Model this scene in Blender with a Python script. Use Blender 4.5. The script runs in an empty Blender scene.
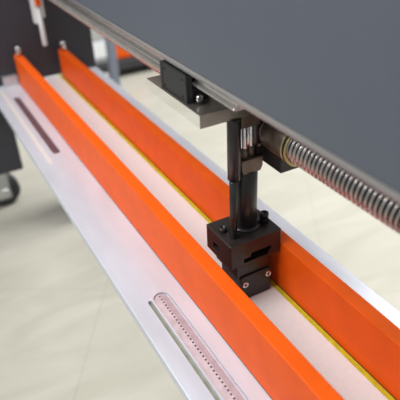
import bpy, bmesh, math
from mathutils import Vector, Matrix
scene = bpy.context.scene
COL = scene.collection
ZT = 0.5            # height of the table top above the floor; every z below is measured from the table top

# ------------------------------------------------------------------ materials
def mat(name, color, rough=0.5, metal=0.0, noise=0.0, nscale=40.0, bump=0.0, bscale=200.0, stretch=(1, 1, 1),
        color2=None, spec=0.5, rvar=0.0, coat=0.0):
    m = bpy.data.materials.new(name); m.use_nodes = True
    nt = m.node_tree; b = nt.nodes['Principled BSDF']
    b.inputs['Base Color'].default_value = (*color, 1)
    b.inputs['Roughness'].default_value = rough
    b.inputs['Metallic'].default_value = metal
    b.inputs['Specular IOR Level'].default_value = spec
    b.inputs['Coat Weight'].default_value = coat
    tc = nt.nodes.new('ShaderNodeTexCoord'); mp = nt.nodes.new('ShaderNodeMapping')
    mp.inputs['Scale'].default_value = stretch
    nt.links.new(tc.outputs['Object'], mp.inputs['Vector'])
    if noise or color2:
        n = nt.nodes.new('ShaderNodeTexNoise'); n.inputs['Scale'].default_value = nscale
        n.inputs['Detail'].default_value = 5
        nt.links.new(mp.outputs['Vector'], n.inputs['Vector'])
        r = nt.nodes.new('ShaderNodeValToRGB')
        r.color_ramp.elements[0].position = 0.32; r.color_ramp.elements[1].position = 0.68
        c2 = color2 or tuple(max(0, c * (1 - noise)) for c in color)
        r.color_ramp.elements[0].color = (*c2, 1); r.color_ramp.elements[1].color = (*color, 1)
        nt.links.new(n.outputs['Fac'], r.inputs['Fac'])
        nt.links.new(r.outputs['Color'], b.inputs['Base Color'])
        if rvar:
            mr = nt.nodes.new('ShaderNodeMapRange')
            mr.inputs['To Min'].default_value = rough - rvar; mr.inputs['To Max'].default_value = rough + rvar
            nt.links.new(n.outputs['Fac'], mr.inputs['Value'])
            nt.links.new(mr.outputs['Result'], b.inputs['Roughness'])
    if bump:
        n2 = nt.nodes.new('ShaderNodeTexNoise'); n2.inputs['Scale'].default_value = bscale
        n2.inputs['Detail'].default_value = 4
        nt.links.new(mp.outputs['Vector'], n2.inputs['Vector'])
        bp = nt.nodes.new('ShaderNodeBump'); bp.inputs['Strength'].default_value = bump
        bp.inputs['Distance'].default_value = 0.002
        nt.links.new(n2.outputs['Fac'], bp.inputs['Height']); nt.links.new(bp.outputs['Normal'], b.inputs['Normal'])
    return m

M = {}
M['orange'] = mat('orange_powder_coat', (0.82, 0.108, 0.006), 0.46, noise=0.10, nscale=30, bump=0.06, bscale=500, spec=0.13)
M['table'] = mat('zinc_plated_sheet', (0.61, 0.65, 0.73), 0.34, metal=0.25, noise=0.10, nscale=18, stretch=(2, .6, 1), rvar=0.07)
M['groove'] = mat('groove_steel', (0.33, 0.35, 0.26), 0.45, metal=0.4, noise=0.35, nscale=60)
M['dark_groove'] = mat('dark_groove_steel', (0.12, 0.070, 0.085), 0.5, noise=0.3, nscale=60)
M['pale_groove'] = mat('pale_groove_steel', (0.72, 0.70, 0.66), 0.45, metal=0.2)
M['black'] = mat('black_oxide_steel', (0.016, 0.015, 0.015), 0.31, metal=0.0, noise=0.3, nscale=60, bump=0.05, rvar=0.06)
M['brown_black'] = mat('brownish_black_steel', (0.026, 0.020, 0.019), 0.32, noise=0.3, nscale=70, bump=0.06, rvar=0.06)
M['black_plastic'] = mat('black_plastic', (0.013, 0.014, 0.016), 0.42, bump=0.05, bscale=800)
M['hole'] = mat('dark_recess', (0.006, 0.006, 0.006), 0.7)
M['tube'] = mat('dark_grey_tube', (0.050, 0.049, 0.050), 0.30, metal=0.6, noise=0.3, nscale=50)
M['chrome'] = mat('chrome', (0.86, 0.86, 0.88), 0.12, metal=1.0)
M['steel'] = mat('bright_steel', (0.72, 0.70, 0.68), 0.26, metal=1.0, noise=0.15, nscale=30)
M['guide'] = mat('guide_steel', (0.80, 0.77, 0.74), 0.25, metal=1.0)
M['polished'] = mat('polished_edge', (1.0, 0.99, 0.97), 0.05, metal=1.0)
M['plate'] = mat('milled_steel_plate', (0.33, 0.315, 0.29), 0.30, metal=0.9, noise=0.18, nscale=30, stretch=(1, 6, 1))
M['tan'] = mat('tan_brown_steel', (0.21, 0.165, 0.13), 0.42, metal=0.5, noise=0.25, nscale=60)
M['bronze'] = mat('brown_bronze', (0.15, 0.11, 0.09), 0.35, metal=0.6, noise=0.45, nscale=70)
M['brass'] = mat('yellowish_brass', (0.55, 0.47, 0.22), 0.3, metal=0.8)
M['screw'] = mat('ball_screw_steel', (0.60, 0.57, 0.56), 0.22, metal=1.0, noise=0.25, nscale=60)
M['thread_dark'] = mat('dark_thread_steel', (0.06, 0.04, 0.04), 0.35, metal=0.6)  # darker tone for the bottoms of the screw thread
M['beam'] = mat('blue_grey_paint', (0.082, 0.095, 0.122), 0.42, noise=0.07, nscale=9, bump=0.03, bscale=300)
M['lip'] = mat('lit_edge_grey', (0.34, 0.345, 0.35), 0.30, metal=0.45, noise=0.12, nscale=25)  # lighter than the beam face: the rounded edge's highlight put into the colour
M['stand'] = mat('charcoal_paint', (0.028, 0.029, 0.038), 0.5, noise=0.1, nscale=12)
M['white'] = mat('white_sheet', (0.90, 0.97, 0.99), 0.5, color2=(0.85, 0.92, 0.94), nscale=260)
M['yellow'] = mat('yellow_edge', (0.68, 0.63, 0.03), 0.5, noise=0.25, nscale=120)
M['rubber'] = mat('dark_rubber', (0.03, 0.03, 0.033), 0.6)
M['zinc'] = mat('zinc_bracket', (0.55, 0.57, 0.58), 0.35, metal=0.7)
M['bgwhite'] = mat('white_enamel', (0.75, 0.77, 0.78), 0.4)
M['bggrey'] = mat('grey_blue_enamel', (0.17, 0.19, 0.24), 0.45)
M['wall'] = mat('pale_wall_paint', (0.62, 0.62, 0.60), 0.7)

def floor_material():
    m = bpy.data.materials.new('cream_polished_tile'); m.use_nodes = True
    nt = m.node_tree; b = nt.nodes['Principled BSDF']; N = nt.nodes.new; L = nt.links.new
    tc = N('ShaderNodeTexCoord'); mp = N('ShaderNodeMapping')
    mp.inputs['Location'].default_value = (0.10, -0.352, 0); mp.inputs['Rotation'].default_value = (0, 0, math.radians(-58))
    L(tc.outputs['Object'], mp.inputs['Vector'])
    br = N('ShaderNodeTexBrick'); br.offset = 0.0; br.squash = 1.0
    br.inputs['Scale'].default_value = 1.0
    br.inputs['Brick Width'].default_value = 0.6; br.inputs['Row Height'].default_value = 0.6
    br.inputs['Mortar Size'].default_value = 0.0022; br.inputs['Mortar Smooth'].default_value = 0.4
    br.inputs['Color1'].default_value = (0.50, 0.485, 0.42, 1); br.inputs['Color2'].default_value = (0.49, 0.475, 0.41, 1)
    br.inputs['Mortar'].default_value = (0.44, 0.425, 0.36, 1)
    L(mp.outputs['Vector'], br.inputs['Vector'])
    n = N('ShaderNodeTexNoise'); n.inputs['Scale'].default_value = 5; n.inputs['Detail'].default_value = 6
    n.inputs['Distortion'].default_value = 1.2
    mp2 = N('ShaderNodeMapping'); mp2.inputs['Scale'].default_value = (0.7, 2.2, 1)
    L(tc.outputs['Object'], mp2.inputs['Vector']); L(mp2.outputs['Vector'], n.inputs['Vector'])
    r = N('ShaderNodeValToRGB'); r.color_ramp.elements[0].position = 0.3; r.color_ramp.elements[1].position = 0.7
    r.color_ramp.elements[0].color = (0.86, 0.85, 0.83, 1); r.color_ramp.elements[1].color = (1, 1, 1, 1)
    L(n.outputs['Fac'], r.inputs['Fac'])
    mx = N('ShaderNodeMix'); mx.data_type = 'RGBA'; mx.blend_type = 'MULTIPLY'; mx.inputs['Factor'].default_value = 1.0
    L(br.outputs['Color'], mx.inputs['A']); L(r.outputs['Color'], mx.inputs['B'])
    L(mx.outputs['Result'], b.inputs['Base Color'])
    b.inputs['Roughness'].default_value = 0.22
    return m
M['floor'] = floor_material()

def scale_material():
    """lavender-grey scale strip with a row of short dark graduation marks"""
    m = bpy.data.materials.new('engraved_scale'); m.use_nodes = True
    nt = m.node_tree; b = nt.nodes['Principled BSDF']; N = nt.nodes.new; L = nt.links.new
    tc = N('ShaderNodeTexCoord'); sp = N('ShaderNodeSeparateXYZ'); L(tc.outputs['Object'], sp.inputs['Vector'])
    def mth(op, a, v=None):
        k = N('ShaderNodeMath'); k.operation = op
        if isinstance(a, (int, float)): k.inputs[0].default_value = a
        else: L(a, k.inputs[0])
        if v is not None:
            if isinstance(v, (int, float)): k.inputs[1].default_value = v
            else: L(v, k.inputs[1])
        return k.outputs[0]
    y = mth('FRACT', mth('MULTIPLY', sp.outputs['Y'], 1 / 0.0062))
    tick = mth('LESS_THAN', y, 0.45)
    ax = mth('ABSOLUTE', mth('ADD', sp.outputs['X'], 0.0005))
    inx = mth('LESS_THAN', ax, 0.0011)
    mk = mth('MULTIPLY', tick, inx)
    n = N('ShaderNodeTexNoise'); n.inputs['Scale'].default_value = 90; L(tc.outputs['Object'], n.inputs['Vector'])
    r = N('ShaderNodeValToRGB')
    r.color_ramp.elements[0].color = (0.44, 0.40, 0.44, 1); r.color_ramp.elements[1].color = (0.72, 0.69, 0.75, 1)
    L(n.outputs['Fac'], r.inputs['Fac'])
    hs = N('ShaderNodeMix'); hs.data_type = 'RGBA'; hs.blend_type = 'MULTIPLY'
    L(mth('MULTIPLY', mth('GREATER_THAN', sp.outputs['X'], 0.0012), mth('LESS_THAN', sp.outputs['X'], 0.0085)), hs.inputs['Factor'])
    L(r.outputs['Color'], hs.inputs['A']); hs.inputs['B'].default_value = (0.74, 0.68, 0.70, 1)
    mx = N('ShaderNodeMix'); mx.data_type = 'RGBA'
    L(mk, mx.inputs['Factor']); L(hs.outputs['Result'], mx.inputs['A']); mx.inputs['B'].default_value = (0.05, 0.03, 0.035, 1)
    L(mx.outputs['Result'], b.inputs['Base Color'])
    b.inputs['Metallic'].default_value = 0.35; b.inputs['Roughness'].default_value = 0.4
    return m
M['scale'] = scale_material()

# ------------------------------------------------------------------ geometry helpers (table-top coordinates)
def bx(bm, x0, x1, y0, y1, z0, z1, bev=0.0, seg=2):
    t = bmesh.new()
    bmesh.ops.create_cube(t, size=1.0)
    for v in t.verts:
        v.co = Vector(((x0 + x1) / 2 + v.co.x * (x1 - x0), (y0 + y1) / 2 + v.co.y * (y1 - y0), (z0 + z1) / 2 + v.co.z * (z1 - z0)))
    if bev:
        bmesh.ops.bevel(t, geom=list(t.edges), offset=bev, segments=seg, profile=0.5, affect='EDGES')
    merge(bm, t)
    return bm

def merge(bm, t):
    me = bpy.data.meshes.new('tmp'); t.to_mesh(me); t.free(); bm.from_mesh(me); bpy.data.meshes.remove(me)

def lathe(bm, prof, origin, axis='Z', n=40, cap=True, smooth=True):
    """profile of (radius, distance along axis) about a line through origin"""
    t = bmesh.new(); rings = []
    for r, h in prof:
        ring = []
        for i in range(n):
            a = 2 * math.pi * i / n
            c, s = r * math.cos(a), r * math.sin(a)
            p = {'Z': (c, s, h), 'Y': (s, h, c), 'X': (h, c, s)}[axis]
            ring.append(t.verts.new(Vector(p) + Vector(origin)))
        rings.append(ring)
    for a, b in zip(rings, rings[1:]):
        for i in range(n):
            f = t.faces.new((a[i], a[(i + 1) % n], b[(i + 1) % n], b[i])); f.smooth = smooth
    if cap:
        t.faces.new(rings[0]); t.faces.new(rings[-1])
    bmesh.ops.recalc_face_normals(t, faces=list(t.faces))
    merge(bm, t)
    return bm

def cyl(bm, r, z0, z1, x, y, axis='Z', n=36, ch=0.0008):
    ch = min(ch, r * .4, abs(z1 - z0) * .4)
    o = {'Z': (x, y, 0), 'Y': (x, 0, y), 'X': (0, x, y)}[axis]
    return lathe(bm, [(r - ch, z0), (r, z0 + ch), (r, z1 - ch), (r - ch, z1)], o, axis, n)

def prism(bm, pts, lo, hi, axis='Y', bev=0.0, seg=2):
    """polygon extruded along an axis; pts are (x,z) for Y, (x,y) for Z, (y,z) for X"""
    t = bmesh.new()
    f = {'Y': lambda a, b, h: (a, h, b), 'Z': lambda a, b, h: (a, b, h), 'X': lambda a, b, h: (h, a, b)}[axis]
    A = [t.verts.new(f(a, b, lo)) for a, b in pts]; B = [t.verts.new(f(a, b, hi)) for a, b in pts]
    t.faces.new(A); t.faces.new(B)
    n = len(pts)
    for i in range(n): t.faces.new((A[i], A[(i + 1) % n], B[(i + 1) % n], B[i]))
    bmesh.ops.recalc_face_normals(t, faces=list(t.faces))
    if bev: bmesh.ops.bevel(t, geom=list(t.edges), offset=bev, segments=seg, profile=0.5, affect='EDGES')
    merge(bm, t)
    return bm

def stadium(x0, x1, y0, y1, n=10):
    r = (x1 - x0) / 2; cx = (x0 + x1) / 2
    p = [(cx + r * math.cos(math.pi * i / n), y1 - r + r * math.sin(math.pi * i / n)) for i in range(n + 1)]
    p += [(cx - r * math.cos(math.pi * i / n), y0 + r - r * math.sin(math.pi * i / n)) for i in range(n + 1)]
    return p

def obj(name, bm, m, parent=None, origin=None, cutters=None, smooth_angle=None):
    """link one mesh object; its origin sits at the middle of its base"""
    if cutters:
        tmp = []
        def raw(b):
            me = bpy.data.meshes.new('tmp'); b.to_mesh(me); o = bpy.data.objects.new('tmp', me); COL.objects.link(o); tmp.append(o); return o
        base = raw(bm)
        for c in cutters:
            co = raw(c)
            md = base.modifiers.new('cut', 'BOOLEAN'); md.operation = 'DIFFERENCE'; md.object = co; md.solver = 'EXACT'
        bpy.context.view_layer.update()
        dg = bpy.context.evaluated_depsgraph_get()
        me = bpy.data.meshes.new_from_object(base.evaluated_get(dg))
        bm = bmesh.new(); bm.from_mesh(me)
        for o in tmp: bpy.data.objects.remove(o, do_unlink=True)
    xs = [v.co.x for v in bm.verts]; ys = [v.co.y for v in bm.verts]; zs = [v.co.z for v in bm.verts]
    org = Vector(origin) if origin else Vector(((min(xs) + max(xs)) / 2, (min(ys) + max(ys)) / 2, min(zs)))
    bmesh.ops.translate(bm, verts=list(bm.verts), vec=-org)
    me = bpy.data.meshes.new(name); bm.to_mesh(me); bm.free()
    for mm in (m if isinstance(m, (list, tuple)) else [m]): me.materials.append(mm)
    o = bpy.data.objects.new(name, me); COL.objects.link(o)
    w = org + Vector((0, 0, ZT))
    o['world'] = list(w)
    if parent:
        o.parent = parent; o.location = w - Vector(parent['world'])
    else:
        o.location = w
    return o

def thing(name, label, cat, loc, group=None):
    o = bpy.data.objects.new(name, None); COL.objects.link(o)
    o.empty_display_size = 0.05
    w = Vector(loc) + Vector((0, 0, ZT)); o.location = w; o['world'] = list(w)
    tag(o, label, cat, group); return o

def tag(o, label, cat, group=None):
    o['label'] = label; o['category'] = cat
    if group: o['group'] = group
    return o
B = bmesh.new

# ------------------------------------------------------------------ setting
fl = obj('floor', bx(B(), -5, 6, -3, 8, -ZT - 0.05, -ZT), M['floor'], origin=(0, 0, -ZT)); fl['kind'] = 'structure'
wb = obj('wall_back', bx(B(), -5, 6, 7.9, 8.0, -ZT, 3.2), M['wall']); wb['kind'] = 'structure'

# ------------------------------------------------------------------ table
TX0, TX1 = 0.157, 0.445
YN, YF = -0.05, 1.4295
tb = thing('machine_table', 'long pale zinc machine table with slots carrying the two orange rails', 'machine table', ((TX0 + TX1) / 2, .7, -.05))
cut = [prism(B(), stadium(.1895, .2120, YN + .02, .516), -.0040, .01, 'Z'),
       prism(B(), stadium(.1810, .1865, .02, .508), -.005, .01, 'Z'),
       prism(B(), stadium(.1960, .2110, .985, 1.33), -.004, .01, 'Z'),
       prism(B(), stadium(.1770, .1850, .95, 1.40), -.002, .01, 'Z')]
obj('table_top', bx(B(), TX0, TX1, YN, YF, -.013, 0, .0012), M['table'], tb, cutters=cut)
obj('scale_strip', prism(B(), stadium(.1900, .2115, YN + .0205, .5155), -.0040, -.0026, 'Z'), M['scale'], tb)['label'] = 'lavender grey scale with a row of dark tick marks'
obj('slot_liner', prism(B(), stadium(.1812, .1863, .021, .5075), -.005, -.0043, 'Z'), M['groove'], tb)['label'] = 'greenish narrow slot'
obj('slot_liner', prism(B(), stadium(.1962, .2108, .986, 1.329), -.004, -.0015, 'Z'), M['dark_groove'], tb)['label'] = 'dark brown slot'
obj('slot_liner', prism(B(), stadium(.1771, .1849, .951, 1.399), -.002, -.0006, 'Z'), M['pale_groove'], tb)['label'] = 'pale narrow slot'
obj('support_beam', bx(B(), .20, .40, YN + .1, YF, -.05, -.013, .002), M['stand'], tb)

# ------------------------------------------------------------------ orange rails
def rail(x0, x1, h, label, hollow_y):
    r = thing('guide_rail', label, 'rail', ((x0 + x1) / 2, .7, 0))
    obj('rail_bar', bx(B(), x0, x1, YN + .01, 1.405, .0012, h, .0016, 3), M['orange'], r)
    obj('base_gap_shade', bx(B(), x0 + .0004, x1 - .0004, YN + .0102, 1.4048, 0, .0013), M['rubber'], r)['label'] = 'thin dark strip as gap shadow'  # black strip added as the shadow line of the gap beneath the rail
    p = lathe(B(), [(.003, h), (.003, h + .003), (.0066, h + .003), (.0070, h + .005), (.0070, h + .022), (.0055, h + .0245)], ((x0 + x1) / 2, 1.385, 0), 'Z', 24)
    obj('end_pin', p, M['steel'], r)['label'] = 'silver pin'
    return r
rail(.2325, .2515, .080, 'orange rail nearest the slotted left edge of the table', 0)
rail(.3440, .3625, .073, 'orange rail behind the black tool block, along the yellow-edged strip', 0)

# ------------------------------------------------------------------ white strip
ws = thing('work_strip', 'long flat white strip lying between the two orange rails', 'strip', (.295, .7, 0))
obj('strip_face', bx(B(), .2530, .3368, YN + .01, 1.425, 0, .0015, .0004), M['white'], ws)
obj('edge_band', bx(B(), .3368, .3432, YN + .01, 1.425, 0, .0022, .0006), M['yellow'], ws)['label'] = 'yellow edge band'

# ------------------------------------------------------------------ beam
YB1 = 1.45
bmn = thing('overhead_beam', 'large blue-grey beam crossing above the table', 'beam', (.42, .7, .28))
FX = .246
obj('beam_shell', bx(B(), FX, .62, -.6, YB1, .3095, 1.05, .002, 3), M['beam'], bmn)
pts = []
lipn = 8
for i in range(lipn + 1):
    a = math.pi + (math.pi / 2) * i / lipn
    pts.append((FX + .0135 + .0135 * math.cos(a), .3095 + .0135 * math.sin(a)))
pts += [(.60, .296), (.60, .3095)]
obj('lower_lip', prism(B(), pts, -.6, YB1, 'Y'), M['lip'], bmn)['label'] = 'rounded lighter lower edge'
GX = .2555
gp = [(GX + .002, .299), (GX, .2975), (GX, .2965), (GX + .0035, .2945), (GX + .0035, .2915), (GX - .001, .2882), (GX - .001, .2872), (GX + .001, .2860),
      (GX + .0185, .2860), (GX + .02, .2875), (GX + .02, .289), (GX + .017, .291), (GX + .017, .2938), (GX + .02, .2955), (GX + .02, .2975), (GX + .018, .299)]
obj('linear_guide', prism(B(), gp, .410, YB1, 'Y', .0004), M['guide'], bmn)['label'] = 'bright steel linear guide'

# ------------------------------------------------------------------ press head sliding along the beam
CX, CY = .308, .472
hd = thing('press_head', 'black press head hanging from the beam with its tool block on the white strip', 'press head', (CX, CY, .002))
# bearing carriage
car = obj('bearing_carriage', B() if False else bx(bx(B(), .2485, .2553, .4975, .5535, .2662, .2972, .0012), .2500, .2800, .4990, .5520, .2662, .2790, .0008), M['black_plastic'], hd)
obj('end_cap', bx(B(), .2478, .2558, .4935, .4995, .2660, .2965, .0010), M['black_plastic'], car)
obj('end_cap', bx(B(), .2478, .2558, .5515, .5575, .2660, .2965, .0010), M['black_plastic'], car)
for y, z in ((.504, .2715), (.504, .2905), (.547, .2715), (.547, .2905)):
    obj('screw_hole', lathe(B(), [(.0012, .2479), (.0016, .2480), (.0016, .2490)], (0, y, z), 'X', 16), M['hole'], car)
nip = lathe(B(), [(.0032, .4850), (.0040, .4862), (.0040, .4905), (.0022, .4910), (.0022, .4940)], (.2600, 0, .2722), 'Y', 20)
obj('grease_nipple', nip, M['chrome'], car)['label'] = 'shiny grease nipple'
# plate
cpl = obj('carrier_plate', bx(B(), .2450, .3450, .4600, .5930, .2505, .2658, .0005, 1), [M['plate'], M['polished']], hd)
cpl['label'] = 'grey steel carrier plate'
for p in cpl.data.polygons:
    if p.normal.x < -.9: p.material_index = 1
# tube and rod at the front
tu = obj('guide_tube', lathe(B(), [(.0066, .1745), (.0079, .1755), (.0079, .2490), (.0075, .2505)], (.2880, .4630, 0), 'Z', 40), M['tube'], hd)
obj('pin_hole', lathe(B(), [(.0004, -.0003), (.0011, -.0003), (.0011, .0006)], (.2865, .4553, .1905), 'Y', 14), M['hole'], tu)
obj('guide_rod', cyl(B(), .0047, .0962, .1760, .2835, .4580), M['tube'], hd)
# main ram
rm = obj('ram_cylinder', cyl(B(), .0160, .0962, .1790, CX + .0015, CY + .003, n=48), M['black'], hd)
obj('base_ring', lathe(B(), [(.0165, .0960), (.0202, .0962), (.0202, .0985), (.0185, .1002), (.0160, .1006)], (CX + .0015, CY + .003, 0), 'Z', 48, cap=False), M['tube'], rm)
cp = [(.2965, .1960), (.2965, .1840), (.2995, .1775), (.3225, .1775), (.3255, .1840), (.3255, .1960)]
obj('clamp_collar', prism(B(), cp, .4600, .4890, 'Y', .0008), M['tan'], hd)['label'] = 'tan-brown clamp collar'
for x, y, r in ((.3045, .4680, .0038), (.3140, .4690, .0034)):
    rd = obj('spacer_pin', cyl(B(), r, .1960, .2380, x, y, n=28), M['chrome'], hd)
    rd['label'] = 'chrome pin'
    obj('sleeve', cyl(B(), r + .0008, .1960, .2090, x, y, n=28), M['tan'], rd)
obj('head_block', bx(B(), .2965, .3215, .4610, .4900, .2360, .2506, .0008), M['tan'], hd)['label'] = 'tan-brown head block'
sb = obj('side_bracket', bx(B(), .3195, .3310, .4640, .4960, .1962, .2506, .0008), M['black'], hd)
obj('bracket_bolt', lathe(B(), [(.0016, .4628), (.0020, .4632), (.0020, .4642)], (.3225, 0, .2090), 'Y', 16), M['brass'], sb)
# tool block
cut = [bx(B(), .2985, .3290, .43, .463, .0700, .0760), bx(B(), .2885, .3255, .43, .463, .0640, .0705),
       bx(B(), .26, .278, .468, .484, .0705, .0800)]
tbk = obj('tool_block', bx(B(), .2690, .3438, .4425, .5010, .0600, .0962, .0016), M['brown_black'], hd, cutters=cut)
obj('key_piece', bx(B(), .3015, .3030, .4480, .4500, .0660, .0745, .0003), M['steel'], tbk)
def bolt(x, y, z, s=1.0):
    b = lathe(B(), [(.0046 * s, z), (.0050 * s, z + .0006), (.0050 * s, z + .0050), (.0044 * s, z + .0056)], (x, y, 0), 'Z', 6, smooth=False)
    lathe(b, [(.0028 * s, z + .005), (.0028 * s, z + .0075), (.0042 * s, z + .0076), (.0046 * s, z + .0082), (.0046 * s, z + .0125), (.0040 * s, z + .0132), (.0022 * s, z + .0132), (.0020 * s, z + .0112)], (x, y, 0), 'Z', 24)
    return b
obj('hex_bolt', bolt(.3345, .4670, .0962, 1.25), M['black'], tbk)
obj('cap_screw', lathe(B(), [(.0048, .0962), (.0053, .0966), (.0053, .1018), (.0047, .1024), (.0026, .1024), (.0024, .1000)], (.2790, .4760, 0), 'Z', 24), M['tube'], tbk)
obj('tool_neck', bx(bx(B(), .2800, .3310, .4455, .4960, .0400, .0602, .0008), .2860, .3300, .4490, .4930, .0020, .0405, .0008), M['black'], hd)
cap = [(.2852, .0045), (.2875, .0022), (.3285, .0022), (.3308, .0045), (.3308, .0385), (.3285, .0408), (.2875, .0408), (.2852, .0385)]
fc = obj('front_cover', prism(B(), cap, .4430, .4492, 'Y', .0006), M['black_plastic'], hd)
for x, z in ((.2915, .0270), (.3265, .0305)):
    s = obj('cover_screw', lathe(B(), [(.0020, .4434), (.0024, .4420), (.0040, .4420), (.0044, .4432)], (x, 0, z), 'Y', 20, cap=False), M['chrome'], fc)
# ball nut
SX, SZ, SR = .3408, .2235, .0195
nt_ = obj('ball_nut', lathe(B(), [(.0200, .4195), (.0213, .4200), (.0218, .4210), (.0218, .4590), (.0210, .4600), (.0200, .4600), (.0200, .4195)], (SX, 0, SZ), 'Y', 48, cap=False), M['bronze'], hd)
nt_['label'] = 'brown cylindrical screw nut'
for y in (.4170, .4140, .4110):
    lathe_b = lathe(B(), [(.0202, y), (.0222, y - .0002), (.0232, y + .0004), (.0232, y + .0013), (.0222, y + .0019), (.0202, y + .0019), (.0202, y)], (SX, 0, SZ), 'Y', 48, cap=False)
    obj('seal_ring', lathe_b, M['black'] if y == .4140 else M['brass'], nt_)
obj('nut_bracket', bx(B(), .3290, .3720, .4300, .4900, .1850, .2507, .0010), M['black'], hd, cutters=[lathe(B(), [(.0218, .40), (.0218, .52)], (SX, 0, SZ), 'Y', 48)])

# ------------------------------------------------------------------ ball screw: helical groove swept along the beam
def screw_thread(y0, y1, pitch, r, depth, n=28):
    bm = B()
    prof = [(0, 0), (.16, .05), (.30, .35), (.42, .85), (.52, 1), (.62, .85), (.74, .35), (.88, .05)]
    turns = int((y1 - y0) / pitch)
    k = len(prof); grid = []
    for s in range(turns * n + 1):
        a = 2 * math.pi * s / n; row = []
        for u, d in prof:
            y = y0 + pitch * (s / n + u); rr = r - depth * d
            row.append(bm.verts.new((SX + rr * math.cos(a), y, SZ + rr * math.sin(a))))
        grid.append(row)
    for s in range(turns * n):
        for j in range(k - 1):
            fc_ = bm.faces.new((grid[s][j], grid[s + 1][j], grid[s + 1][j + 1], grid[s][j + 1])); fc_.smooth = True
            if 2 <= j <= 4: fc_.material_index = 1
        if s + n <= turns * n - 0 and s + 1 + n <= turns * n:
            bm.faces.new((grid[s][k - 1], grid[s + 1][k - 1], grid[s + 1 + n][0], grid[s + n][0])).smooth = True
    lathe(bm, [(r * .6, y0 - .05), (r * .6, y1 + .05)], (SX, 0, SZ), 'Y', 24)
    bmesh.ops.recalc_face_normals(bm, faces=list(bm.faces))
    return bm
so = obj('ball_screw', screw_thread(.02, 1.38, .0062, SR, .0052), [M['screw'], M['thread_dark']])
tag(so, 'threaded steel ball screw running under the beam at right', 'screw')

# ------------------------------------------------------------------ end stand
es = thing('end_stand', 'dark charcoal upright stand on casters at the far end of the rails', 'machine stand', (.27, 1.6, -ZT))
obj('upright_panel', bx(B(), .02, .447, 1.43, 1.52, -.06, 1.05, .003), M['stand'], es)
obj('stand_leg', bx(B(), .03, .199, 1.46, 1.76, -.262, -.06, .003), M['stand'], es)
obj('stand_leg', bx(B(), .36, .440, 1.46, 1.60, -ZT, -.06, .003), M['stand'], es)
obj('clamp_bracket', bx(B(), .1950, .2320, 1.412, 1.430, .0005, .024, .001), M['zinc'], es)
def caster(x, y):
    cs = obj('caster', bx(bx(B(), x - .026, x + .022, y - .034, y - .028, -ZT + .035, -.270, .002), x - .026, x + .022, y + .028, y + .034, -ZT + .035, -.270, .002), M['zinc'], es)
    cs['label'] = 'caster with zinc fork and dark wheel'
    obj('wheel', lathe(B(), [(.020, -.022), (.052, -.022), (.056, -.016), (.056, .016), (.052, .022), (.020, .022)], (x, y, -ZT + .056), 'Y', 36), M['rubber'], cs)
    obj('mount_plate', bx(bx(B(), x - .045, x + .045, y - .045, y + .045, -.270, -.262, .001), x - .03, x + .03, y - .034, y + .034, -.280, -.270, .001), M['zinc'], cs)
    obj('hub', lathe(B(), [(.014, -.037), (.016, -.036), (.016, .036), (.014, .037)], (x, y, -ZT + .056), 'Y', 24), M['chrome'], cs)
caster(.150, 1.71)

# silver fitting hanging on the far panel
sf = thing('spindle_fitting', 'silver spindle fitting with an orange dot on the far dark panel', 'fitting', (.308, 1.41, .09))
for x0, x1, z0 in ((.3020, .3125, .142), (.3215, .3300, .155)):
    obj('clamp_jaw', bx(B(), x0, x1, 1.408, 1.4295, z0, .29, .002), M['bgwhite'], sf)
obj('jaw_bridge', bx(B(), .3120, .3220, 1.412, 1.4295, .17, .29, .002), M['zinc'], sf)
obj('orange_insert', bx(B(), .3110, .3225, 1.400, 1.413, .185, .235, .002), M['orange'], sf)['label'] = 'orange insert'
obj('spindle', lathe(B(), [(.0045, .088), (.0062, .092), (.0062, .135), (.0056, .18)], (.3140, 1.402, 0), 'Z', 24), M['bgwhite'], sf)

# ------------------------------------------------------------------ background
FL = -ZT
po = thing('steel_post', 'grey-blue steel post standing on the floor behind the far orange rail', 'post', (.829, 2.40, FL))
obj('post_column', bx(B(), .812, .850, 2.380, 2.420, FL + .01, 1.2, .003), M['bggrey'], po)
obj('base_plate', bx(B(), .79, .868, 2.36, 2.44, FL, FL + .01, .002), M['bggrey'], po)
dm = thing('low_bench', 'dark low bench on the floor in the blurred distance behind the post', 'bench', (1.2, 2.8, FL))
obj('bench_top', bx(B(), .78, 1.62, 2.60, 3.0, FL + .04, FL + .090, .006), M['rubber'], dm)
for x in (1.12, 1.58):
    for y in (2.64, 2.96):
        obj('leg', bx(B(), x - .02, x + .02, y - .02, y + .02, FL, FL + .041, .002), M['stand'], dm)
obj('leg', bx(B(), .80, .84, 2.92, 2.96, FL, FL + .041, .002), M['stand'], dm)
oc = thing('orange_crate', 'orange crate on the dark low bench beyond the post', 'crate', (1.0, 2.8, FL + .090))
obj('crate_body', bx(B(), .935, 1.075, 2.63, 2.85, FL + .090, FL + .180, .008), M['orange'], oc)
obj('crate_lid', bx(B(), .93, 1.08, 2.625, 2.855, FL + .180, FL + .195, .004), M['orange'], oc)
wc = thing('white_cabinet', 'white enamel cabinet on the dark low bench, left of the post', 'cabinet', (.84, 2.8, FL + .090))
obj('cabinet_body', bx(B(), .800, .925, 2.63, 2.9, FL + .090, FL + .55, .008), M['bgwhite'], wc)
obj('cabinet_drawer', bx(B(), .806, .919, 2.617, 2.631, FL + .12, FL + .20, .003), M['bgwhite'], wc)
obj('cabinet_drawer', bx(B(), .806, .919, 2.617, 2.631, FL + .215, FL + .295, .003), M['zinc'], wc)
bk = obj('white_tub', lathe(B(), [(.030, FL), (.036, FL + .055), (.037, FL + .056), (.034, FL + .056), (.030, FL + .006)], (.815, 2.55, 0), 'Z', 28), M['bgwhite'])
tag(bk, 'small white tub on the floor under the left end of the low dark bench', 'tub')

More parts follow.
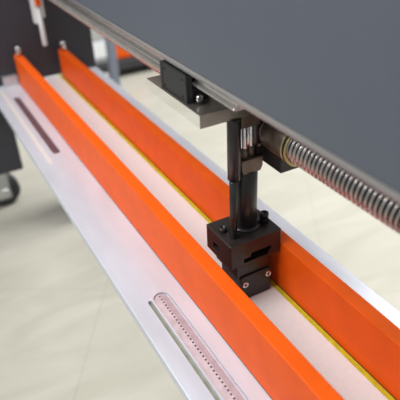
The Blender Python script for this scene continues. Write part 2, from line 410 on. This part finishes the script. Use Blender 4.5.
# ------------------------------------------------------------------ camera (solved from the rails' vanishing points)
f = 550.0
Yc = Vector((-359, -339, f)).normalized()
Zd = Vector((40, 850, f)).normalized(); Zd = (Zd - Yc * Zd.dot(Yc)).normalized()
Zc = -Zd; Xc = Yc.cross(Zc)
right = Vector((Xc.x, Yc.x, Zc.x)); down = Vector((Xc.y, Yc.y, Zc.y)); fwd = Vector((Xc.z, Yc.z, Zc.z))
cd = bpy.data.cameras.new('camera'); cam = bpy.data.objects.new('camera', cd); COL.objects.link(cam)
up = -down; back = -fwd
mw = Matrix(((right.x, up.x, back.x, 0), (right.y, up.y, back.y, 0), (right.z, up.z, back.z, .5 + ZT), (0, 0, 0, 1)))
cam.matrix_world = mw
cd.sensor_width = 36; cd.lens = 36 * f / 400; cd.clip_start = .01; cd.clip_end = 50
cd.dof.use_dof = True
cd.dof.focus_distance = (Vector((.285, .452, .08)) - Vector((0, 0, .5))).dot(fwd)
cd.dof.aperture_fstop = 5.2
scene.camera = cam

# ------------------------------------------------------------------ light
w = bpy.data.worlds.new('hall_light'); scene.world = w; w.use_nodes = True
bg = w.node_tree.nodes['Background']; bg.inputs['Color'].default_value = (.95, .97, 1.0, 1); bg.inputs['Strength'].default_value = 0.46
def area(name, loc, target, sx, sy, power, color=(1, 1, 1)):
    l = bpy.data.lights.new(name, 'AREA'); l.shape = 'RECTANGLE'; l.size = sx; l.size_y = sy; l.energy = power; l.color = color
    o = bpy.data.objects.new(name, l); COL.objects.link(o); o.location = loc
    o.rotation_euler = (Vector(target) - Vector(loc)).to_track_quat('-Z', 'Y').to_euler()
area('added_strip_fill', (-.30, .72, 2.0), (.27, .80, .5), .8, 2.1, 48, (1, .98, .96))  # added unseen lamp, lifts the white strip and table above the floor
area('ceiling_light', (2.3, 1.2, 3.4), (1.1, 1.1, 0), 1.4, 3.0, 228, (1, .99, .97))

scene.view_settings.view_transform = 'Standard'; scene.view_settings.look = 'None'
scene.view_settings.gamma = 1.0; scene.view_settings.use_curve_mapping = False
scene.view_settings.exposure = 0.0
for o in bpy.data.objects:
    if 'world' in o: del o['world']
